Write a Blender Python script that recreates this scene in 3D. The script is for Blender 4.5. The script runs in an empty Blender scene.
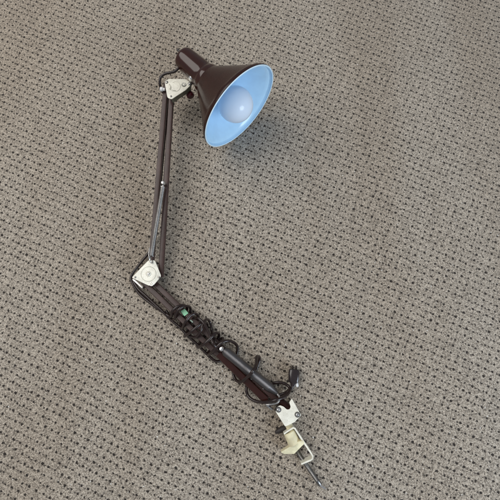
import bpy, bmesh, math, random
from mathutils import Vector, Matrix
random.seed(4)
R = math.radians
sc = bpy.context.scene
COL = sc.collection

# ------------------------------------------------------------------ camera
F = 376.0 / 500.0                       # focal length in picture heights
TH = R(13.0)
D = 0.80
CAM = Vector((0, -D * math.sin(TH), D * math.cos(TH)))
FW = Vector((0, math.sin(TH), -math.cos(TH)))
UP = Vector((0, math.cos(TH), math.sin(TH)))
RT = Vector((1, 0, 0))


def at(px, py, z):
    """world point at height z seen at position px,py of the 500 px photograph"""
    def sm(a, b, x):
        t = min(1, max(0, (x - a) / (b - a)))
        return t * t * (3 - 2 * t)
    z -= 0.0065 * sm(0.008, 0.021, z) * (1 - sm(0.048, 0.072, z))    # the folded arms lie close on the pile
    r = FW + RT * ((px - 250) / 376.0) + UP * ((250 - py) / 376.0)
    return CAM + r * ((z - CAM.z) / r.z)


cd = bpy.data.cameras.new('camera')
cd.sensor_fit = 'AUTO'
cd.sensor_width = 36
cd.lens = 36 * F
cd.clip_start = 0.02
cd.clip_end = 60
co = bpy.data.objects.new('camera', cd)
COL.objects.link(co)
co.matrix_world = Matrix.Translation(CAM) @ Matrix((RT, UP, -FW)).transposed().to_4x4()
sc.camera = co

# ------------------------------------------------------------------ materials


def new_mat(name):
    m = bpy.data.materials.new(name)
    m.use_nodes = True
    nt = m.node_tree
    return m, nt, nt.nodes['Principled BSDF']


def N(nt, kind, **kw):
    n = nt.nodes.new(kind)
    for k, v in kw.items():
        setattr(n, k, v)
    return n


def setv(nt, sock, v):
    if hasattr(v, 'bl_idname') or isinstance(v, bpy.types.NodeSocket):
        nt.links.new(v, sock)
    else:
        sock.default_value = v


def M(nt, op, a, b=None, c=None, clamp=False):
    n = N(nt, 'ShaderNodeMath', operation=op)
    n.use_clamp = clamp
    setv(nt, n.inputs[0], a)
    if b is not None:
        setv(nt, n.inputs[1], b)
    if c is not None:
        setv(nt, n.inputs[2], c)
    return n.outputs[0]


def VM(nt, op, a, b=None):
    n = N(nt, 'ShaderNodeVectorMath', operation=op)
    setv(nt, n.inputs[0], a)
    if b is not None:
        if op == 'SCALE':
            setv(nt, n.inputs['Scale'], b)
        else:
            setv(nt, n.inputs[1], b)
    return n


def mix(nt, fac, a, b, mode='MIX'):
    n = N(nt, 'ShaderNodeMix', data_type='RGBA', blend_type=mode)
    setv(nt, n.inputs[0], fac)
    for s, v in ((n.inputs[6], a), (n.inputs[7], b)):
        if isinstance(v, tuple):
            s.default_value = (*v, 1) if len(v) == 3 else v
        else:
            nt.links.new(v, s)
    return n.outputs[2]


def ramp(nt, x, lo, hi, a=0.0, b=1.0, smooth=True):
    n = N(nt, 'ShaderNodeMapRange')
    n.interpolation_type = 'SMOOTHSTEP' if smooth else 'LINEAR'
    setv(nt, n.inputs[0], x)
    for i, v in enumerate((lo, hi, a, b)):
        n.inputs[1 + i].default_value = v
    return n.outputs[0]


def noise(nt, vec, scale, detail=2, rough=0.5):
    n = N(nt, 'ShaderNodeTexNoise')
    n.inputs['Scale'].default_value = scale
    n.inputs['Detail'].default_value = detail
    n.inputs['Roughness'].default_value = rough
    nt.links.new(vec, n.inputs['Vector'])
    return n


def painted(name, col, rough, spec=0.5, coat=0.0, metal=0.0, wear=None, vary=0.25, bump=0.15, bscale=900, rvar=0.12):
    m, nt, p = new_mat(name)
    g = N(nt, 'ShaderNodeNewGeometry').outputs['Position']
    n1 = noise(nt, g, 60, 4, 0.6)
    n2 = noise(nt, g, 700, 3, 0.6)
    dark = tuple(c * (1 - vary) for c in col)
    lite = tuple(min(1, c * (1 + vary)) for c in col)
    c = mix(nt, ramp(nt, n1.outputs['Fac'], 0.3, 0.7), dark, lite)
    if wear:
        wc, amt = wear
        c = mix(nt, M(nt, 'MULTIPLY', ramp(nt, n2.outputs['Fac'], 0.58, 0.70), amt), c, wc)
    nt.links.new(c, p.inputs['Base Color'])
    p.inputs['Metallic'].default_value = metal
    nt.links.new(ramp(nt, n2.outputs['Fac'], 0.25, 0.75, max(0.03, rough - rvar), rough + rvar), p.inputs['Roughness'])
    p.inputs['Specular IOR Level'].default_value = spec
    p.inputs['Coat Weight'].default_value = coat
    p.inputs['Coat Roughness'].default_value = 0.06
    if bump:
        b = N(nt, 'ShaderNodeBump')
        b.inputs['Strength'].default_value = bump
        b.inputs['Distance'].default_value = 0.0004
        nb = noise(nt, g, bscale, 3)
        nt.links.new(nb.outputs['Fac'], b.inputs['Height'])
        nt.links.new(b.outputs[0], p.inputs['Normal'])
    return m


BROWN = painted('brown_enamel', (0.023, 0.0068, 0.0052), 0.24, spec=0.24, coat=0.06, vary=0.12, bump=0.05, bscale=500, rvar=0.05,
                wear=((0.09, 0.06, 0.05), 0.25))
BROWN_GLOSS = painted('glossy_brown_enamel', (0.030, 0.0080, 0.0056), 0.14, spec=0.4, coat=0.16, vary=0.1, bump=0.03, bscale=400, rvar=0.03)
BROWN_ARM = painted('brown_arm_paint', (0.042, 0.0195, 0.0165), 0.40, spec=0.4, coat=0.1, vary=0.2, bump=0.12,
                    wear=((0.18, 0.14, 0.12), 0.35))
ENAMEL = painted('blue_lit_enamel', (0.50, 0.755, 0.98), 0.20, vary=0.03, bump=0.04, bscale=160, rvar=0.04)  # white lining, blue of the side window partly put into the colour
RIM = painted('rim_enamel', (0.62, 0.80, 0.93), 0.35, vary=0.05, bump=0.05)
CREAM = painted('cream_plate_paint', (0.78, 0.76, 0.665), 0.33, vary=0.12, bump=0.2, bscale=350,
                wear=((0.30, 0.24, 0.15), 0.75))
EDGE = painted('plate_edge_metal', (0.20, 0.20, 0.15), 0.45, metal=0.3, vary=0.25)  # dark grey-green metal for plate sides and grimy grooves
STEEL = painted('dull_steel', (0.50, 0.49, 0.48), 0.34, metal=1.0, vary=0.2, wear=((0.15, 0.11, 0.08), 0.5))
DSTEEL = painted('dark_steel', (0.22, 0.215, 0.21), 0.34, metal=0.95, vary=0.2, wear=((0.08, 0.06, 0.05), 0.5))
CHROME = painted('bright_nickel', (0.82, 0.82, 0.82), 0.16, metal=1.0, vary=0.08)
CORDM = painted('brown_cord_vinyl', (0.018, 0.0095, 0.0085), 0.25, vary=0.2, bump=0.08)
BLACK = painted('black_plastic', (0.020, 0.017, 0.018), 0.35, vary=0.2)
PLUGM = painted('smoky_plug_plastic', (0.020, 0.0135, 0.0145), 0.22, coat=0.3, vary=0.2)
GREEN = painted('green_tape', (0.30, 0.64, 0.40), 0.5, vary=0.15)
PADM = painted('yellowed_cream_plastic', (0.70, 0.645, 0.44), 0.42, vary=0.16, bump=0.08,
               wear=((0.55, 0.43, 0.18), 0.45))
WHITE = painted('white_nylon', (0.72, 0.72, 0.72), 0.4, vary=0.08)

# bulb: opal glass, blue of the window light put into its base colour
BULB, nt, p = new_mat('opal_bulb_glass')
p.inputs['Base Color'].default_value = (0.70, 0.80, 1.0, 1)
p.inputs['Specular IOR Level'].default_value = 0.3
p.inputs['Roughness'].default_value = 0.17
p.inputs['Subsurface Weight'].default_value = 0.6
p.inputs['Subsurface Radius'].default_value = (0.02, 0.02, 0.02)

# carpet
ROW = R(-25.0)
PITCH = 0.0144


def carpet_material():
    m, nt, p = new_mat('speckled_loop_carpet')
    pos = N(nt, 'ShaderNodeNewGeometry').outputs['Position']
    # slow wander of the rows
    w = noise(nt, pos, 5, 1)
    off = VM(nt, 'SCALE', VM(nt, 'SUBTRACT', w.outputs['Color'], (0.5, 0.5, 0.5)).outputs[0], 0.005).outputs[0]
    w2 = noise(nt, pos, 420, 2, 0.6)
    off2 = VM(nt, 'SCALE', VM(nt, 'SUBTRACT', w2.outputs['Color'], (0.5, 0.5, 0.5)).outputs[0], 0.0034).outputs[0]
    v = N(nt, 'ShaderNodeTexVoronoi', feature='F1')
    v.inputs['Scale'].default_value = 600
    v.inputs['Randomness'].default_value = 0.95
    nt.links.new(VM(nt, 'ADD', pos, VM(nt, 'SCALE', off2, 0.25).outputs[0]).outputs[0], v.inputs['Vector'])
    mq = N(nt, 'ShaderNodeMix', data_type='VECTOR')
    mq.inputs[0].default_value = 0.72          # each loop is dyed as a whole
    nt.links.new(pos, mq.inputs[4])
    nt.links.new(v.outputs['Position'], mq.inputs[5])
    q = VM(nt, 'ADD', mq.outputs[1], off).outputs[0]
    mp = N(nt, 'ShaderNodeMapping')
    mp.inputs['Rotation'].default_value = (0, 0, -ROW)
    mp.inputs['Scale'].default_value = (1 / PITCH, 1 / PITCH, 0)
    nt.links.new(VM(nt, 'ADD', q, off2).outputs[0], mp.inputs['Vector'])
    cell = mp.outputs[0]

    def dots(shift, size, jit, elong, present, seed):
        c = VM(nt, 'ADD', cell, (shift[0], shift[1], 0)).outputs[0]
        fl = VM(nt, 'FLOOR', c).outputs[0]
        fr = VM(nt, 'SUBTRACT', c, fl).outputs[0]
        wn = N(nt, 'ShaderNodeTexWhiteNoise', noise_dimensions='3D')
        nt.links.new(VM(nt, 'ADD', fl, (seed, seed * 1.7, 0.5)).outputs[0], wn.inputs['Vector'])
        j = VM(nt, 'MULTIPLY', VM(nt, 'SUBTRACT', wn.outputs['Color'], (0.5, 0.5, 0.5)).outputs[0], (jit * 1.1, jit, 0)).outputs[0]
        d = VM(nt, 'SUBTRACT', VM(nt, 'SUBTRACT', fr, (0.5, 0.5, 0)).outputs[0], j).outputs[0]
        d = VM(nt, 'MULTIPLY', d, (1 / elong, elong, 0)).outputs[0]
        L = VM(nt, 'LENGTH', d).outputs['Value']
        sx = N(nt, 'ShaderNodeSeparateColor')
        nt.links.new(wn.outputs['Color'], sx.inputs[0])
        sz = M(nt, 'MULTIPLY_ADD', sx.outputs[2], size * 0.40, size * 0.80)
        t = M(nt, 'DIVIDE', L, sz)
        t = ramp(nt, t, 0.78, 1.18, 1, 0)
        on = ramp(nt, wn.outputs['Value'], 1 - present, 1 - present + 0.25, 0.0, 1.0, False)
        return M(nt, 'MULTIPLY', t, on)

    a = dots((0, 0), 0.160, 0.12, 1.08, 1.3, 3.1)
    b = dots((0.48, 0.05), 0.108, 0.20, 1.25, 0.90, 11.3)
    c = dots((0.04, 0.46), 0.090, 0.28, 0.95, 0.55, 23.9)
    e = dots((0.72, 0.30), 0.075, 0.7, 1.3, 0.35, 41.7)
    dark = M(nt, 'MAXIMUM', a, M(nt, 'MAXIMUM', M(nt, 'MULTIPLY', b, 0.85), M(nt, 'MULTIPLY', M(nt, 'MAXIMUM', c, e), 0.75)))

    # pile loops
    vs = N(nt, 'ShaderNodeSeparateColor')
    nt.links.new(v.outputs['Color'], vs.inputs[0])
    fib = noise(nt, pos, 1500, 2, 0.7)
    mid = noise(nt, pos, 190, 3, 0.6)
    big = noise(nt, pos, 12, 3, 0.55)

    light, base, brn = (0.735, 0.65, 0.545), (0.170, 0.142, 0.112), (0.070, 0.054, 0.042)
    col = mix(nt, ramp(nt, vs.outputs[0], 0.0, 0.95, 0, 1, False), base, light)
    col = mix(nt, M(nt, 'MULTIPLY', ramp(nt, vs.outputs[1], 0.78, 1.0), 0.55), col, brn)
    col = mix(nt, M(nt, 'MULTIPLY', ramp(nt, mid.outputs['Fac'], 0.52, 0.75), 0.25), col, (0.30, 0.27, 0.235))
    col = mix(nt, ramp(nt, fib.outputs['Fac'], 0.42, 0.66, 0.0, 0.45), col, (0.20, 0.175, 0.15))
    # soft shade bands with some wear, painted into the pile colour
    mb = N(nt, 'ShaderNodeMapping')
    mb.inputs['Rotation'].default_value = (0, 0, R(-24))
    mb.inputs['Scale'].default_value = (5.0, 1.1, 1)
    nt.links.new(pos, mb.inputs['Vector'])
    shade_wear = noise(nt, mb.outputs[0], 1.0, 2, 0.5)
    col = mix(nt, ramp(nt, shade_wear.outputs['Fac'], 0.36, 0.70, 0, 0.32), col, mix(nt, 1.0, col, (0.68, 0.59, 0.50), 'MULTIPLY'))
    col = mix(nt, ramp(nt, big.outputs['Fac'], 0.40, 0.78, 0, 0.18), col, mix(nt, 1.0, col, (0.80, 0.82, 0.85), 'MULTIPLY'))
    col = mix(nt, ramp(nt, vs.outputs[2], 0.9990, 0.9998), col, (0.85, 0.84, 0.80))   # stray bits of lint
    # tufts dyed dark brown
    dk = mix(nt, vs.outputs[2], (0.010, 0.0075, 0.0068), (0.030, 0.022, 0.018))
    col = mix(nt, M(nt, 'MULTIPLY', dark, 0.97), col, dk)
    nt.links.new(col, p.inputs['Base Color'])
    p.inputs['Roughness'].default_value = 0.95
    p.inputs['Specular IOR Level'].default_value = 0.15
    p.inputs['Sheen Weight'].default_value = 0.12
    h = M(nt, 'ADD', M(nt, 'MULTIPLY', M(nt, 'SUBTRACT', 1.0, M(nt, 'MULTIPLY', v.outputs['Distance'], 1.0)), 1.0),
          M(nt, 'MULTIPLY', fib.outputs['Fac'], 0.5))
    h = M(nt, 'SUBTRACT', h, M(nt, 'MULTIPLY', dark, 0.55))
    bp = N(nt, 'ShaderNodeBump')
    bp.inputs['Strength'].default_value = 0.75
    bp.inputs['Distance'].default_value = 0.0024
    nt.links.new(h, bp.inputs['Height'])
    nt.links.new(bp.outputs[0], p.inputs['Normal'])
    return m


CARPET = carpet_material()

# ------------------------------------------------------------------ mesh helpers


def rings_bm(bm, rings, close_caps=True, close_loop=False):
    n = len(rings[0])
    vr = [[bm.verts.new(p) for p in r] for r in rings]
    m = len(vr)
    for i in range(m if close_loop else m - 1):
        a, b = vr[i], vr[(i + 1) % m]
        for k in range(n):
            bm.faces.new((a[k], a[(k + 1) % n], b[(k + 1) % n], b[k]))
    if close_caps and not close_loop:
        bm.faces.new(list(reversed(vr[0])))
        bm.faces.new(vr[-1])
    return vr


def catmull(pts, n=8):
    out = []
    P = [pts[0] * 2 - pts[1]] + list(pts) + [pts[-1] * 2 - pts[-2]]
    for i in range(1, len(P) - 2):
        p0, p1, p2, p3 = P[i - 1:i + 3]
        for k in range(n):
            t = k / n
            out.append(0.5 * ((2 * p1) + (p2 - p0) * t + (2 * p0 - 5 * p1 + 4 * p2 - p3) * t * t
                              + (3 * p1 - p0 - 3 * p2 + p3) * t ** 3))
    out.append(pts[-1].copy())
    return out


def tube(bm, pts, r, seg=10, ref=Vector((0.13, 0.21, 1))):
    rings = []
    u = None
    for i, p in enumerate(pts):
        t = (pts[min(i + 1, len(pts) - 1)] - pts[max(i - 1, 0)]).normalized()
        if u is None:
            u = t.cross(ref).normalized()
        else:
            u = (u - t * u.dot(t)).normalized()
        v = t.cross(u)
        rr = r(i / (len(pts) - 1)) if callable(r) else r
        rings.append([p + (u * math.cos(2 * math.pi * k / seg) + v * math.sin(2 * math.pi * k / seg)) * rr for k in range(seg)])
    rings_bm(bm, rings)


def lathe(bm, o, ax, prof, seg=32, closed=False):
    """prof: (distance along axis, radius)"""
    ax = ax.normalized()
    u = ax.orthogonal().normalized()
    v = ax.cross(u)
    rings = [[o + ax * s + (u * math.cos(2 * math.pi * k / seg) + v * math.sin(2 * math.pi * k / seg)) * max(r, 1e-5)
              for k in range(seg)] for s, r in prof]
    rings_bm(bm, rings, not closed, closed)


def square_bar(bm, a, b, w, h, bev=0.0012):
    t = (b - a).normalized()
    s = t.cross(Vector((0, 0, 1))).normalized()
    n = s.cross(t)
    prof = []
    for sx, sy in ((1, 1), (-1, 1), (-1, -1), (1, -1)):
        cx, cy = sx * (w / 2 - bev), sy * (h / 2 - bev)
        a0 = math.atan2(sy, sx)
        for d in (-45, -15, 15, 45):
            q = a0 + R(d)
            prof.append((cx + math.cos(q) * bev, cy + math.sin(q) * bev))
    rings = [[p + s * x + n * y for x, y in prof] for p in (a, b)]
    rings_bm(bm, rings)


def prism(bm, top, bottom, bev=0.0006):
    """top/bottom: matching lists of points"""
    rings_bm(bm, [bottom, top])
    bmesh.ops.recalc_face_normals(bm, faces=bm.faces)
    if bev:
        ed = [e for e in bm.edges if e.is_manifold and e.calc_face_angle(0) > 0.6]
        bmesh.ops.bevel(bm, geom=ed, offset=bev, segments=2, affect='EDGES', profile=0.6)


def helix(a, b, rad, turns, per=12, phase=0.0):
    t = (b - a)
    L = t.length
    t.normalize()
    u = t.cross(Vector((0.1, 0.2, 1))).normalized()
    v = t.cross(u)
    n = int(turns * per)
    return [a + t * (L * i / n) + (u * math.cos(2 * math.pi * i / per + phase) + v * math.sin(2 * math.pi * i / per + phase)) * rad
            for i in range(n + 1)]


ORIG = {}


def empty(name, loc):
    o = bpy.data.objects.new(name, None)
    o.empty_display_size = 0.03
    COL.objects.link(o)
    o.location = loc
    ORIG[o] = Vector(loc)
    return o


def obj(name, bm, m, parent=None, smooth=True, sharp=35):
    bmesh.ops.recalc_face_normals(bm, faces=bm.faces)
    vs = [v.co for v in bm.verts]
    lo = Vector([min(v[i] for v in vs) for i in range(3)])
    hi = Vector([max(v[i] for v in vs) for i in range(3)])
    c = (lo + hi) / 2
    bmesh.ops.translate(bm, verts=bm.verts, vec=-c)
    for f in bm.faces:
        f.smooth = smooth
    for e in bm.edges:
        if e.is_manifold and e.calc_face_angle(0) > R(sharp):
            e.smooth = False
    me = bpy.data.meshes.new(name)
    bm.to_mesh(me)
    bm.free()
    me.materials.append(m)
    o = bpy.data.objects.new(name, me)
    COL.objects.link(o)
    o.location = c - (ORIG[parent] if parent else Vector((0, 0, 0)))
    o.parent = parent
    ORIG[o] = c
    return o


def B():
    return bmesh.new()


def rivet(parent, px, py, z, r, m=STEEL, h=0.0016, name='rivet', hole=False):
    bm = B()
    c = at(px, py, z)
    up = Vector((0, 0, 1))
    if hole:
        lathe(bm, c, up, [(0, r), (h, r), (h, r * 0.6), (h * 0.45, r * 0.45)], 20)
    else:
        lathe(bm, c, up, [(-0.001, r), (h * 0.5, r), (h * 0.85, r * 0.8), (h, r * 0.35)], 20)
    return obj(name, bm, m, parent)


# ------------------------------------------------------------------ the carpet
bm = B()
g = 5.0
vs = [bm.verts.new((x, y, 0)) for x, y in ((-g, -g), (g, -g), (g, g), (-g, g))]
bm.faces.new(vs)
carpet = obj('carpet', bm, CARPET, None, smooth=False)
carpet['kind'] = 'structure'
carpet['label'] = 'grey beige loop carpet with rows of dark brown speckles'

# ------------------------------------------------------------------ the lamp
lamp = empty('desk_lamp', at(290, 418, 0))
lamp['label'] = 'brown folding desk lamp with flared shade and wrapped cord lying on the carpet'
lamp['category'] = 'lamp'

# --- shade
EL = R(0.0)
AZ = R(-45.27)
RR = 0.0969
C0 = Vector((-0.0203, 0.2727, RR * math.cos(EL) + 0.0015))
AX = Vector((math.cos(AZ) * math.cos(EL), math.sin(AZ) * math.cos(EL), math.sin(EL)))   # points out of the opening
bm = B()
t_ = 0.0016
out = [(0.0, RR - 0.0010), (-0.0015, RR - 0.0002), (-0.0045, RR - 0.0006), (-0.008, RR - 0.0026)]
n = 16
for i in range(n + 1):
    s = i / n
    x = -0.0085 - s * 0.0875
    r = (RR - 0.0040) + (0.0305 - (RR - 0.0040)) * (s ** 0.95)
    out.append((x, r))
out += [(-0.099, 0.0290)]
inn = [(x + 0.0012, r - t_) for x, r in reversed(out[1:])]
lathe(bm, C0, AX, out + inn, 96, closed=True)
shade = obj('lamp_shade', bm, BROWN, lamp)

bm = B()
lin = [(x + 0.0016, r - t_ - 0.0008) for x, r in out[2:]]
lin = [(-0.0002, RR - 0.0030)] + lin
lin2 = [(x, r - 0.0006) for x, r in reversed(lin)]
lathe(bm, C0, AX, lin + lin2, 96, closed=True)
obj('shade_lining', bm, ENAMEL, shade)
bm = B()
ring = [(0.0012 * math.cos(a * math.pi / 4) - 0.0004, RR - 0.0020 + 0.0015 * math.sin(a * math.pi / 4)) for a in range(8)]
lathe(bm, C0, AX, ring, 96, closed=True)
obj('shade_rim', bm, RIM, shade)

bm = B()   # socket housing
cap = [(-0.088, 0.0300), (-0.091, 0.0322), (-0.1005, 0.0315), (-0.104, 0.0300), (-0.106, 0.0285)]
for i in range(9):
    s = i / 8
    cap.append((-0.108 - s * 0.058, 0.0278 - 0.0040 * s))
cap += [(-0.1695, 0.0230), (-0.1725, 0.0212), (-0.1745, 0.0175), (-0.1752, 0.010), (-0.1748, 0.0)]
lathe(bm, C0, AX, cap, 56)
housing = obj('socket_housing', bm, BROWN_GLOSS, shade)
bm = B()   # black push switch on the end
e0 = C0 + AX * -0.1738 + Vector((-0.2, 0.15, 0.75)).normalized() * 0.010
lathe(bm, e0, -AX, [(0, 0.0036), (0.003, 0.0036), (0.0035, 0.0024), (0.0095, 0.0024), (0.0105, 0.0014)], 18)
obj('switch', bm, BLACK, housing)
bm = B()   # vent slots ring inside the throat
lathe(bm, C0, AX, [(-0.097, 0.0275), (-0.0975, 0.0275), (-0.0975, 0.0015), (-0.097, 0.0012)], 40)
obj('throat_plate', bm, ENAMEL, shade)

# --- bulb
bm = B()
bc = -0.013
br = 0.0362
prof = []
for i in range(25):
    a = math.pi * i / 24 * 0.80
    prof.append((bc + br * math.cos(a), br * math.sin(a)))
sx, sr = prof[-1]
for i in range(1, 9):
    s = i / 8
    prof.append((sx - 0.034 * s, sr + (0.0135 - sr) * (s ** 0.7)))
lathe(bm, C0, AX, prof, 64)
bulb = obj('light_bulb', bm, BULB, lamp)
bm = B()
x0 = prof[-1][0]
sock = [(x0 + 0.001, 0.0132)]
for i in range(24):
    sock.append((x0 - 0.0008 * i, 0.0130 + 0.0008 * math.cos(i * math.pi / 2)))
lathe(bm, C0, AX, sock, 32)
obj('bulb_base', bm, STEEL, bulb)
bm = B()
lathe(bm, C0, AX, [(x0 - 0.006, 0.0170), (-0.0965, 0.0205), (-0.0965, 0.0160), (x0 - 0.006, 0.0150)], 32, closed=True)
obj('bulb_holder', bm, WHITE, lamp)

# --- arms
ZE = 0.046      # height of the elbow plate


def zu(py):     # upper arm rises from the elbow to the head
    return (272 - py) / (272 - 88.0) * 0.040


UA = []
for (a, b, zo) in (((166.3, 84), (150.5, 274), 0.030), ((172.3, 84), (160.9, 277), 0.028)):
    bm = B()
    A_, B_ = at(a[0], a[1], zo + zu(a[1])), at(b[0], b[1], zo + zu(b[1]))
    square_bar(bm, A_, B_, 0.0100, 0.0100)
    UA.append(obj('arm_bar', bm, BROWN_ARM, lamp))
LA = []
for (a, b) in (((154.5, 283), (279, 402.5)), ((143.5, 282), (270.5, 405.5))):
    bm = B()
    square_bar(bm, at(a[0], a[1], 0.026), at(b[0], b[1], 0.024), 0.0104, 0.0104)
    LA.append(obj('arm_bar', bm, BROWN_ARM, lamp))


def plate(name, poly, zf, th, m=CREAM, parent=lamp, rnd=1.6, bev=0.0005):
    """rounded polygon plate; poly in photo pixels; zf(px,py) gives the top height"""
    pts = []
    k = len(poly)
    for i, p in enumerate(poly):
        p = Vector(p)
        a = Vector(poly[i - 1]) - p
        b = Vector(poly[(i + 1) % k]) - p
        r_ = min(rnd, a.length * 0.45, b.length * 0.45)
        q0, q1 = p + a.normalized() * r_, p + b.normalized() * r_
        for s in (0, .25, .5, .75, 1):
            pts.append(q0 * (1 - s) ** 2 + p * 2 * s * (1 - s) + q1 * s * s)
    top = [at(p.x, p.y, zf(p.x, p.y)) for p in pts]
    bot = [t - Vector((0, 0, th)) for t in top]
    bm = B()
    prism(bm, top, bot, bev)
    return obj(name, bm, m, parent)


# elbow
flat = lambda z: (lambda x, y: z)
EPOLY = [(148.6, 260), (154.8, 260.3), (161.2, 276), (153.6, 285.2), (148.8, 285.7), (131.6, 277.6)]
ep = plate('joint_plate', EPOLY, flat(ZE), 0.0016)
plate('joint_plate', EPOLY, flat(0.004), 0.0016)


def ringmesh(name, px, py, z, r0, r1, h, m, parent):
    bm = B()
    lathe(bm, at(px, py, z), Vector((0, 0, 1)), [(0, r0), (h, r0 + 0.0003), (h, r1 - 0.0003), (0, r1)], 48, closed=True)
    return obj(name, bm, m, parent)


ringmesh('embossed_ring', 148.6, 274.0, ZE - 0.0004, 0.0126, 0.0147, 0.0008, CREAM, ep)
ringmesh('grimy_groove', 148.6, 274.0, ZE - 0.0004, 0.0143, 0.0154, 0.00055, EDGE, ep)
ringmesh('grimy_groove', 148.6, 274.0, ZE - 0.0004, 0.0044, 0.0054, 0.0006, EDGE, ep)
rivet(ep, 148.6, 274.0, ZE - 0.0002, 0.0048, CREAM, 0.0022, 'pivot_cap')
rivet(ep, 148.6, 274.0, ZE + 0.0016, 0.0026, STEEL, 0.0012)
rivet(ep, 135.2, 277.2, ZE, 0.0021, DSTEEL)
rivet(ep, 159.0, 277.3, ZE, 0.0021, DSTEEL)
ringmesh('eyelet', 151.6, 283.9, ZE - 0.0003, 0.0027, 0.0046, 0.0010, STEEL, ep)
rivet(ep, 151.6, 283.9, ZE, 0.0024, CREAM, 0.0013)
for x, y in ((148.6, 274), (135.2, 277.2), (159, 277.3), (151.6, 283.9)):   # pins between the two plates
    bm = B()
    tube(bm, [at(x, y, ZE) - Vector((0, 0, 0.0365)), at(x, y, ZE) - Vector((0, 0, 0.0012))], 0.0026, 12)
    obj('pivot_pin', bm, DSTEEL, ep)
plate('bent_tab', [(132.0, 279.5), (134.0, 279.0), (143.2, 287.2), (142.0, 288.6)], flat(0.040), 0.0014, STEEL, ep, 0.6)

# head plate
HZ = 0.086
HPOLY = [(164.4, 81.2), (168.4, 78.9), (185.2, 78.9), (188.4, 81.0), (191.4, 82.6), (190.0, 85.6), (185.6, 90.0), (171.6, 99.2), (167.4, 97.6)]
hz = lambda x, y: HZ + (88 - y) / 184.0 * 0.04
hp = plate('joint_plate', HPOLY, hz, 0.0016, rnd=1.3)
plate('joint_plate', [(x + 1.0, y + 0.6) for x, y in HPOLY], lambda x, y: hz(x, y) - 0.026, 0.0016, CREAM, rnd=1.3)
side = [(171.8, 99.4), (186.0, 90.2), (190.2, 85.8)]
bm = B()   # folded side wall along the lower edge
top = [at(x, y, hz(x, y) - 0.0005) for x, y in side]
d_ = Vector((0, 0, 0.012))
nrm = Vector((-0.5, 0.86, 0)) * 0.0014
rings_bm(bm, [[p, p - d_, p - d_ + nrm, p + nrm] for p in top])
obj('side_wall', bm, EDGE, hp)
rivet(hp, 166.6, 82.2, hz(166, 82), 0.0028, STEEL)
rivet(hp, 171.0, 96.4, hz(171, 96), 0.0020, DSTEEL)
ringmesh('eyelet', 184.0, 84.6, hz(184, 84) - 0.0002, 0.0026, 0.0044, 0.0010, STEEL, hp)
rivet(hp, 184.0, 84.6, hz(184, 84), 0.0023, CREAM)
bm = B()   # embossed keyhole outline
kp = [(170.0, 84.6), (171.4, 87.0), (170.8, 89.6), (172.6, 90.8), (176.6, 91.2), (179.4, 89.0), (180.0, 85.6), (178.0, 82.4), (175.0, 81.6), (172.4, 82.6)]
tube(bm, catmull([at(x, y, hz(x, y) + 0.0001) for x, y in kp], 6), 0.0007, 8)
obj('embossed_outline', bm, CREAM, hp)
for x, y in ((166.6, 82.2), (171.0, 96.4), (184, 84.6)):
    bm = B()
    p = at(x, y, hz(x, y))
    tube(bm, [p - Vector((0, 0, 0.0275)), p - Vector((0, 0, 0.001))], 0.0026, 12)
    obj('pivot_pin', bm, DSTEEL, hp)
bm = B()
tube(bm, catmull([at(x - 0.7, y - 0.4, hz(x, y) + 0.0001) for x, y in kp[:5]], 6), 0.0006, 8)
obj('grimy_groove', bm, EDGE, hp)
ringmesh('grimy_groove', 184.0, 84.6, hz(184, 84) - 0.0002, 0.0042, 0.0052, 0.0005, EDGE, hp)
ringmesh('grimy_groove', 166.6, 82.2, hz(166.6, 82) - 0.0002, 0.0026, 0.0036, 0.0005, EDGE, hp)
bm = B()   # white nylon bush on the side of the head
p = at(162.2, 89.6, 0.079)
lathe(bm, p + Vector((0.006, 0, 0)), Vector((-1, 0.15, 0)), [(0, 0.0030), (0.004, 0.0034), (0.005, 0.0046), (0.0095, 0.0046), (0.0105, 0.0034)], 20)
obj('spacer_bush', bm, WHITE, hp)

# knuckle between head plate and housing
kn = at(190.8, 83.2, 0.086)
kd = (C0 + AX * -0.120 - kn)
bm = B()
tgt = C0 + AX * -0.118
tube(bm, [kn - (tgt - kn).normalized() * 0.006, kn, kn + (tgt - kn) * 0.35, tgt - (tgt - kn).normalized() * 0.020],
     lambda t: 0.0042, 16)
kn_o = obj('knuckle', bm, DSTEEL, lamp)
bm = B()
w0 = at(190.6, 82.6, 0.090)
w1 = at(192.2, 76.6, 0.107)
wd = (w1 - w0)
tube(bm, [w0, w0 + wd * 0.6], 0.0026, 12)
obj('thumb_screw_shaft', bm, DSTEEL, kn_o)
bm = B()
lathe(bm, w0 + wd * 0.45, wd, [(0, 0.0050), (0.002, 0.0062), (0.008, 0.0064), (0.0105, 0.0050), (0.0118, 0.002)], 10)
obj('thumb_screw_knob', bm, CHROME, kn_o, sharp=25)
bm = B()
k2 = at(189.3, 93.0, 0.066)
lathe(bm, k2, Vector((0.35, -0.8, -0.1)), [(-0.006, 0.004), (0, 0.0070), (0.003, 0.0084), (0.008, 0.0084), (0.0105, 0.006)], 24)
obj('friction_knob', bm, painted('maroon_knob', (0.07, 0.012, 0.018), 0.25, vary=0.15), kn_o)
bm = B()
tube(bm, [at(189.6, 86, 0.078), k2], 0.0036, 12)
obj('friction_bolt', bm, DSTEEL, kn_o)

# strain relief on the housing
sr = at(178.8, 67.4, 0.090)
bm = B()
tube(bm, [at(182, 66.0, 0.096), at(179.8, 66.6, 0.094)], 0.0042, 14)
obj('cord_grommet', bm, DSTEEL, housing)
bm = B()
lathe(bm, at(178.8, 67.3, 0.095), Vector((-0.5, -0.3, 0.8)), [(-0.001, 0.0034), (0.002, 0.0034), (0.0034, 0.0016)], 14)
obj('grommet_screw', bm, CHROME, housing)


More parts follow.
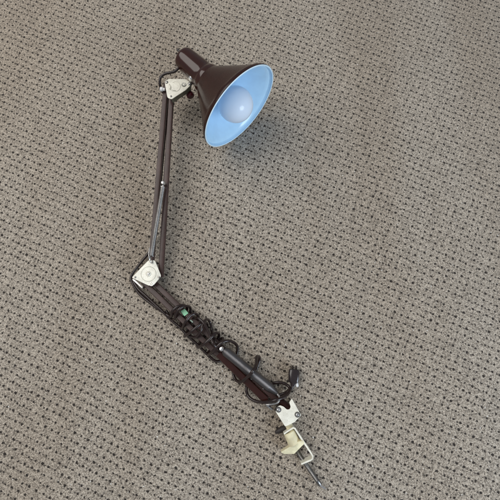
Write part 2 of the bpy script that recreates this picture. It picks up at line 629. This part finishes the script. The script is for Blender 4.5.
# --- springs
def spring(a, b, coil_r, wire, name='spring', m=DSTEEL, hook0=None, hook1=None):
    L = (b - a).length
    bm = B()
    turns = L / (wire * 2.12)
    pts = helix(a, b, coil_r - wire, turns, 12)
    tube(bm, pts, wire, 6)
    s = obj(name, bm, m, lamp, sharp=80)
    for h in (hook0, hook1):
        if h:
            bm = B()
            tube(bm, catmull(h, 8), wire * 1.05, 8)
            obj('spring_hook', bm, STEEL, s)
    return s


zs = lambda py: 0.0405 + zu(py)
a, b = at(163.0, 186.5, zs(186)), at(151.4, 256.0, zs(256) + 0.004)
sp = spring(a, b, 0.0047, 0.00115, m=painted('grey_spring_steel', (0.42, 0.41, 0.40), 0.38, metal=0.95, vary=0.15),
            hook0=[a, at(163.2, 184.2, zs(184)), at(163.6, 181.6, zs(181) - 0.002)],
            hook1=[b, at(150.4, 258.2, 0.052), at(150.2, 261.0, 0.053), at(151.4, 263.0, 0.0495), at(152.6, 262.4, 0.047), at(152.4, 260.5, 0.046)])
bm = B()
p = at(163.3, 183.2, zs(183))
lathe(bm, p - Vector((0, 0, 0.012)), Vector((0, 0, 1)), [(0, 0.0022), (0.009, 0.0022), (0.0095, 0.0044), (0.0145, 0.0046), (0.0168, 0.0032), (0.0175, 0.0012)], 18)
obj('spring_bolt', bm, STEEL, lamp)
bm = B()   # second, shorter wire hook beside the coil, above the elbow
tube(bm, catmull([at(149.6, 247.5, 0.049), at(149.2, 251, 0.051), at(148.9, 256, 0.052), at(149.4, 259.8, 0.0485)], 8), 0.0011, 8)
obj('spring_tail', bm, STEEL, sp)
bm = B()   # thin pull rod lying in the gap of the upper arm
tube(bm, [at(169.4, 100, 0.066), at(163.6, 182, zu(182) + 0.031)], 0.0012, 8)
obj('pull_rod', bm, BLACK, lamp)

a, b = at(223.6, 349.9, 0.0395), at(277.0, 393.4, 0.0375)
bm = B()   # tightly wound coil: every turn a small ridge
L = (b - a).length
pr = [(0, 0.003), (0.0006, 0.0058)]
nt_ = 70
for i in range(nt_ * 8):
    s_ = i / (nt_ * 8)
    rr = 0.0092 * min(1, 0.72 + s_ * 7, 0.45 + (1 - s_) * 4)
    pr.append((0.001 + (L - 0.002) * s_, rr - 0.00030 * (0.5 - 0.5 * math.cos(i * math.pi / 4))))
pr += [(L - 0.0004, 0.004), (L, 0.002)]
lathe(bm, a, b - a, pr, 24)
sp2 = obj('spring', bm, painted('oiled_spring_steel', (0.135, 0.128, 0.13), 0.33, metal=0.9, vary=0.05, bump=0, rvar=0.03), lamp, sharp=80)
for hk in ([a, at(222.6, 349.2, 0.0415), at(220.8, 347.6, 0.038)],
           [b, at(278.0, 394.9, 0.039), at(279.5, 397.5, 0.040), at(277.5, 402.6, 0.0395), at(268.2, 404.6, 0.039), at(266.6, 405.0, 0.038), at(272.4, 409.8, 0.035)]):
    bm = B()
    tube(bm, catmull(hk, 8), 0.0019, 10)
    obj('spring_hook', bm, STEEL, sp2)
bm = B()
lathe(bm, at(222.2, 348.8, 0.028), Vector((0, 0, 1)), [(0, 0.0026), (0.014, 0.0026), (0.0145, 0.0048), (0.018, 0.0050), (0.0205, 0.0036), (0.0212, 0.0012)], 18)
obj('spring_bolt', bm, CHROME, lamp)
bm = B()   # reddish channel the spring lies against
square_bar(bm, at(218.6, 353.8, 0.0270), at(266.4, 400.0, 0.0262), 0.0128, 0.0120, 0.002)
obj('spring_channel', bm, BROWN_GLOSS, lamp)
# small fittings along the reddish bar beside the spring
for x, y in ((236.2, 364.6), (251.5, 378.8), (263.5, 388.6)):
    rivet(LA[1], x, y, 0.0325, 0.0019, DSTEEL, 0.002)

# --- mounting bracket at the foot
BPOLY = [(275.6, 411.6), (276.6, 407.4), (280.0, 405.2), (283.6, 406.6), (287.0, 409.6), (289.6, 409.4), (290.7, 406.8), (289.2, 402.4),
         (291.9, 398.6), (301.2, 415.2), (294.6, 422.2), (285.2, 426.7)]
bp = plate('mount_plate', BPOLY, flat(0.042), 0.0018, rnd=1.0)
plate('mount_plate', BPOLY, flat(0.005), 0.0018, rnd=1.0)
for x, y in ((278.5, 409.6), (297.4, 414.6)):
    ringmesh('eyelet', x, y, 0.0416, 0.0027, 0.0052, 0.0010, DSTEEL, bp)
    rivet(bp, x, y, 0.0420, 0.0030, CHROME, 0.0024)
    bm = B()
    tube(bm, [at(x, y, 0.042) - Vector((0, 0, 0.031)), at(x, y, 0.042) - Vector((0, 0, 0.001))], 0.003, 12)
    obj('pivot_pin', bm, DSTEEL, bp)
bm = B()   # brown pivot tube seen in the notch
tube(bm, [at(276, 397.5, 0.028), at(289.2, 409.0, 0.030)], 0.0075, 20)
obj('pivot_tube', bm, BROWN, lamp)
bm = B()   # swivel post between bracket and clamp
tube(bm, [at(286.5, 420, 0.026), at(291.6, 431.5, 0.024)], 0.0068, 20)
obj('swivel_post', bm, PADM, lamp)

bm = B()   # dark wing lever under the bracket
l0, l1 = at(286.0, 427.6, 0.016), at(275.0, 432.6, 0.012)
ld = l1 - l0
lathe(bm, l0, ld, [(-0.004, 0.0030), (0, 0.0050), (ld.length * 0.3, 0.0058), (ld.length * 0.7, 0.0046), (ld.length * 0.9, 0.0034), (ld.length, 0.0018)], 20)
obj('tightening_lever', bm, painted('dark_brown_plastic', (0.020, 0.014, 0.012), 0.6, vary=0.25), lamp)

# --- clamp
cl = empty('clamp', at(298, 445, 0.0))
cl.parent = lamp
cl.location = ORIG[cl] - ORIG[lamp]
path = [(283.8, 434.0), (286.2, 432.4), (291.0, 429.2), (293.4, 427.9), (294.9, 428.6), (299.0, 435.0), (306.0, 445.6), (311.4, 453.8), (312.9, 456.4),
        (312.6, 458.8), (310.8, 460.2), (305.0, 462.6), (301.2, 464.2)]
zc, hz2 = 0.0255, 0.0100
mid = [at(x, y, zc + hz2) for x, y in path]
bm = B()
rings = []
for i, p in enumerate(mid):
    t = (mid[min(i + 1, len(mid) - 1)] - mid[max(i - 1, 0)]).normalized()
    s = Vector((t.y, -t.x, 0)).normalized() * 0.0015
    dz = Vector((0, 0, 2 * hz2))
    rings.append([p + s, p - s, p - s - dz, p + s - dz])
rings_bm(bm, rings)
bmesh.ops.recalc_face_normals(bm, faces=bm.faces)
bmesh.ops.bevel(bm, geom=[e for e in bm.edges if e.is_manifold and e.calc_face_angle(0) > 1.0], offset=0.0005, segments=2, affect='EDGES')
obj('clamp_bracket', bm, CREAM, cl)

bm = B()   # socket tube inside the clamp
s0, s1 = at(288.9, 431.6, 0.026), at(294.4, 443.6, 0.026)
ax = s1 - s0
lathe(bm, s0, ax, [(0, 0.0100), (0.001, 0.0110), (ax.length * 0.8, 0.0112), (ax.length * 0.93, 0.0114), (ax.length, 0.0120)], 32)
obj('clamp_socket', bm, PADM, cl)
PP = [(280.8, 452.2), (290.6, 446.2), (299.0, 441.4), (303.8, 440.8), (304.5, 443.6), (294.2, 454.0), (284.2, 454.2)]
plate('clamp_pad', PP, lambda x, y: 0.0375 - 0.0006 * (y - 440), 0.015, PADM, cl, 0.6, 0.0006)
bm = B()
r0, r1 = at(295.4, 449.0, 0.020), at(320.4, 485.2, 0.013)
L = (r1 - r0).length
pr = [(0, 0.0030)]
nthr = 46
for i in range(nthr * 2):
    pr.append((0.002 + (L - 0.012) * i / (nthr * 2), 0.0042 if i % 2 else 0.0037))
pr += [(L - 0.0095, 0.0042), (L - 0.001, 0.0042), (L, 0.0026)]
lathe(bm, r0, r1 - r0, pr, 18)
scw = obj('clamp_screw', bm, DSTEEL, cl, sharp=60)
bm = B()   # handle pin through the end of the screw
tube(bm, [at(318.4, 484.2, 0.0135), at(320.6, 485.6, 0.013), at(325.4, 488.6, 0.011)], 0.0019, 12)
obj('screw_handle', bm, CHROME, scw)
# --- cord
CP = [(180.5, 66.8, .095), (178.0, 68.6, .095), (174.5, 71.6, .093), (170.0, 72.6, .092), (164.6, 74.0, .090), (160.8, 77.0, .087), (159.8, 81.5, .083), (160.2, 86.0, .076),
      (162.8, 92.0, .064), (167.8, 100.0, .055), (166.6, 118, .050), (164.4, 140, .045), (162.4, 162, .041), (160.4, 185, .034),
      (158.6, 210, .026), (156.2, 232, .018), (151.6, 246.0, .014), (148.2, 253.5, .014), (142.2, 261.0, .015), (136.2, 268.5, .016), (131.8, 275.2, .016), (131.2, 279.4, .015),
      (134.0, 286.0, .014), (140.0, 294.4, .012), (149.8, 302.6, .012), (161.0, 310.6, .013),
      # ring 1
      (170.6, 316.6, .024), (172.0, 311.6, .040), (177.2, 306.8, .043), (183.6, 305.4, .037), (187.0, 308.0, .018), (184.0, 316.0, .006), (180.8, 323.5, .007),
      # ring 2
      (182.2, 328.4, .022), (185.6, 322.0, .042), (190.0, 315.8, .044), (195.4, 313.8, .039), (198.4, 317.4, .020), (194.4, 326.0, .006), (186.4, 333.4, .008),
      # ring 3
      (184.6, 336.4, .021), (190.0, 332.6, .041), (197.4, 326.4, .045), (203.4, 322.4, .039), (207.2, 324.6, .018), (205.6, 334.0, .005), (199.6, 343.0, .007),
      # ring 4
      (197.8, 347.4, .021), (203.6, 344.4, .041), (210.4, 338.2, .045), (215.8, 333.0, .038), (219.0, 334.6, .018), (215.4, 345.0, .005), (208.6, 352.0, .008),
      # ring 5
      (208.6, 354.6, .022), (213.6, 350.4, .040), (219.4, 344.4, .046), (225.8, 341.0, .044), (232.6, 341.8, .032), (237.4, 346.8, .015), (236.4, 356.0, .005), (233.4, 366.0, .006),
      # ring 6
      (233.2, 374.0, .015), (235.8, 380.0, .024), (240.8, 381.8, .034), (246.6, 377.8, .047), (252.4, 371.6, .057), (256.2, 364.4, .048), (256.6, 356.8, .030), (259.6, 358.6, .012),
      (256.0, 370.0, .005), (249.8, 381.0, .006),
      # big loop over the foot
      (246.4, 388.2, .012), (248.0, 395.8, .016), (254.6, 400.8, .026), (264.4, 402.2, .038), (275.0, 400.2, .052), (283.4, 397.2, .046), (288.8, 392.8, .032), (289.4, 387.4, .020), (284.0, 383.4, .014), (276.8, 382.4, .010), (270.8, 384.8, .006),
      (266.0, 391.0, .0045), (272.0, 396.5, .004), (282.5, 394.0, .005), (289.4, 390.2, .010), (292.4, 387.0, .013), (292.9, 383.0, .014)]
bm = B()
pts = catmull([at(*p) for p in CP], 9)
tube(bm, pts, 0.0029, 12)
cord = obj('power_cord', bm, CORDM, lamp)
# second strand of the wrapped cord, tighter to the bars
CP2 = [(166.0, 310.4, .010), (171.6, 319.0, .012), (174.6, 318.6, .028), (176.6, 312.6, .041), (180.6, 307.8, .044), (186.0, 306.0, .036), (190.4, 308.4, .014), (189.6, 322.0, .006),
       (187.2, 331.6, .010), (188.6, 335.0, .024), (195.6, 337.2, .034), (200.8, 331.0, .044), (203.0, 323.6, .043), (206.6, 319.4, .030), (209.8, 322.0, .012), (212.0, 331.0, .012),
       (213.4, 338.4, .034), (217.2, 343.4, .040), (222.0, 341.4, .030), (222.6, 338.0, .014), (215.0, 343.0, .006)]
bm = B()
tube(bm, catmull([at(*p) for p in CP2], 9), 0.0027, 12)
obj('power_cord', bm, CORDM, lamp)

CP3 = [(190.4, 322.6, .012), (193.2, 318.0, .030), (198.4, 318.4, .043), (203.6, 323.0, .047), (207.6, 330.2, .045), (210.6, 337.6, .044), (213.4, 343.8, .048),
       (217.4, 348.8, .040), (219.6, 352.4, .026), (217.8, 355.0, .012), (213.0, 350.0, .006)]
bm = B()
tube(bm, catmull([at(*p) for p in CP3], 9), 0.0027, 12)
obj('power_cord', bm, CORDM, lamp)

CP4 = [(133.6, 281.8, .012), (138.6, 289.2, .020), (146.0, 296.0, .021), (155.0, 304.4, .021), (163.4, 312.2, .021), (171.0, 320.0, .018), (179.6, 327.2, .017), (188.6, 336.4, .016), (198.0, 345.2, .015), (207.0, 354.2, .014), (214.6, 360.6, .010), (222.0, 361.0, .005)]
bm = B()
tube(bm, catmull([at(*p) for p in CP4], 9), 0.0027, 12)
obj('power_cord', bm, CORDM, lamp)

# green tape labels
plate('tape_label', [(180.6, 311.2), (184.6, 308.6), (188.4, 313.2), (184.2, 316.2)], flat(0.0330), 0.0014, GREEN, cord, 0.3, 0.0002)
plate('tape_label', [(189.6, 320.4), (191.0, 319.6), (193.4, 322.0), (192.2, 322.8)], flat(0.0330), 0.0014, painted('pale_green_tape', (0.55, 0.72, 0.60), 0.5), cord, 0.3, 0.0002)

# --- plug
pl_pts = [at(292.9, 386.0, .014), at(293.0, 383.6, .0145), at(293.4, 381.8, .015), at(293.6, 379.0, .016), at(293.8, 374.0, .0165), at(294.0, 370.4, .016), at(294.1, 369.0, .016)]
bm = B()
rad = [0.0042, 0.0052, 0.0092, 0.0104, 0.0106, 0.0102, 0.0086]
tt = (pl_pts[-1] - pl_pts[0]).normalized()
ss = tt.cross(Vector((0, 0, 1))).normalized()
nn = ss.cross(tt)
rings = []
for p, r_ in zip(pl_pts, rad):
    rg = []
    for k in range(28):
        a = 2 * math.pi * k / 28
        c, s = math.cos(a), math.sin(a)
        rg.append(p + ss * math.copysign(abs(c) ** 0.55, c) * r_ + nn * math.copysign(abs(s) ** 0.55, s) * r_ * 0.78)
    rings.append(rg)
rings_bm(bm, rings)
plug = obj('plug', bm, PLUGM, lamp)
PINM = painted('tarnished_brass', (0.035, 0.025, 0.02), 0.4, metal=0.5)
for dx in (-0.0036, 0.0036):
    bm = B()
    q = pl_pts[-1] + ss * dx
    square_bar(bm, q - tt * 0.002, q + tt * 0.0065, 0.0034, 0.0055, 0.0004)
    obj('plug_pin', bm, PINM, plug)
bm = B()   # pale bead shaped as the glint off a pin, cord side
q = at(297.0, 385.0, .013)
lathe(bm, q, Vector((0.2, -1, 0)), [(-0.006, 0.0014), (-0.003, 0.0030), (0.002, 0.0030), (0.0036, 0.0012)], 14)
obj('pin_glint', bm, WHITE, plug)

# ------------------------------------------------------------------ light


def area(name, loc, target, size, size_y, power, color):
    l = bpy.data.lights.new(name, 'AREA')
    l.shape = 'ELLIPSE' if name.startswith('side') else 'RECTANGLE'
    l.size, l.size_y = size, size_y
    l.energy = power
    l.color = color
    o = bpy.data.objects.new(name, l)
    COL.objects.link(o)
    o.location = loc
    o.rotation_euler = (Vector(target) - Vector(loc)).to_track_quat('-Z', 'Y').to_euler()
    return o


area('window_light', (-1.40, 0.60, 2.05), (0, 0.05, 0), 2.3, 2.3, 54, (1.0, 0.965, 0.91))
area('side_window_light', (1.5, -1.25, 0.95), (0, 0.2, 0.1), 1.2, 1.1, 34, (0.76, 0.88, 1.0))

w = bpy.data.worlds.new('World')
sc.world = w
w.use_nodes = True
bg = w.node_tree.nodes['Background']
bg.inputs['Color'].default_value = (0.86, 0.90, 0.96, 1)
bg.inputs['Strength'].default_value = 0.31

sc.view_settings.view_transform = 'Standard'
sc.view_settings.look = 'None'
sc.view_settings.exposure = 0
sc.view_settings.gamma = 1
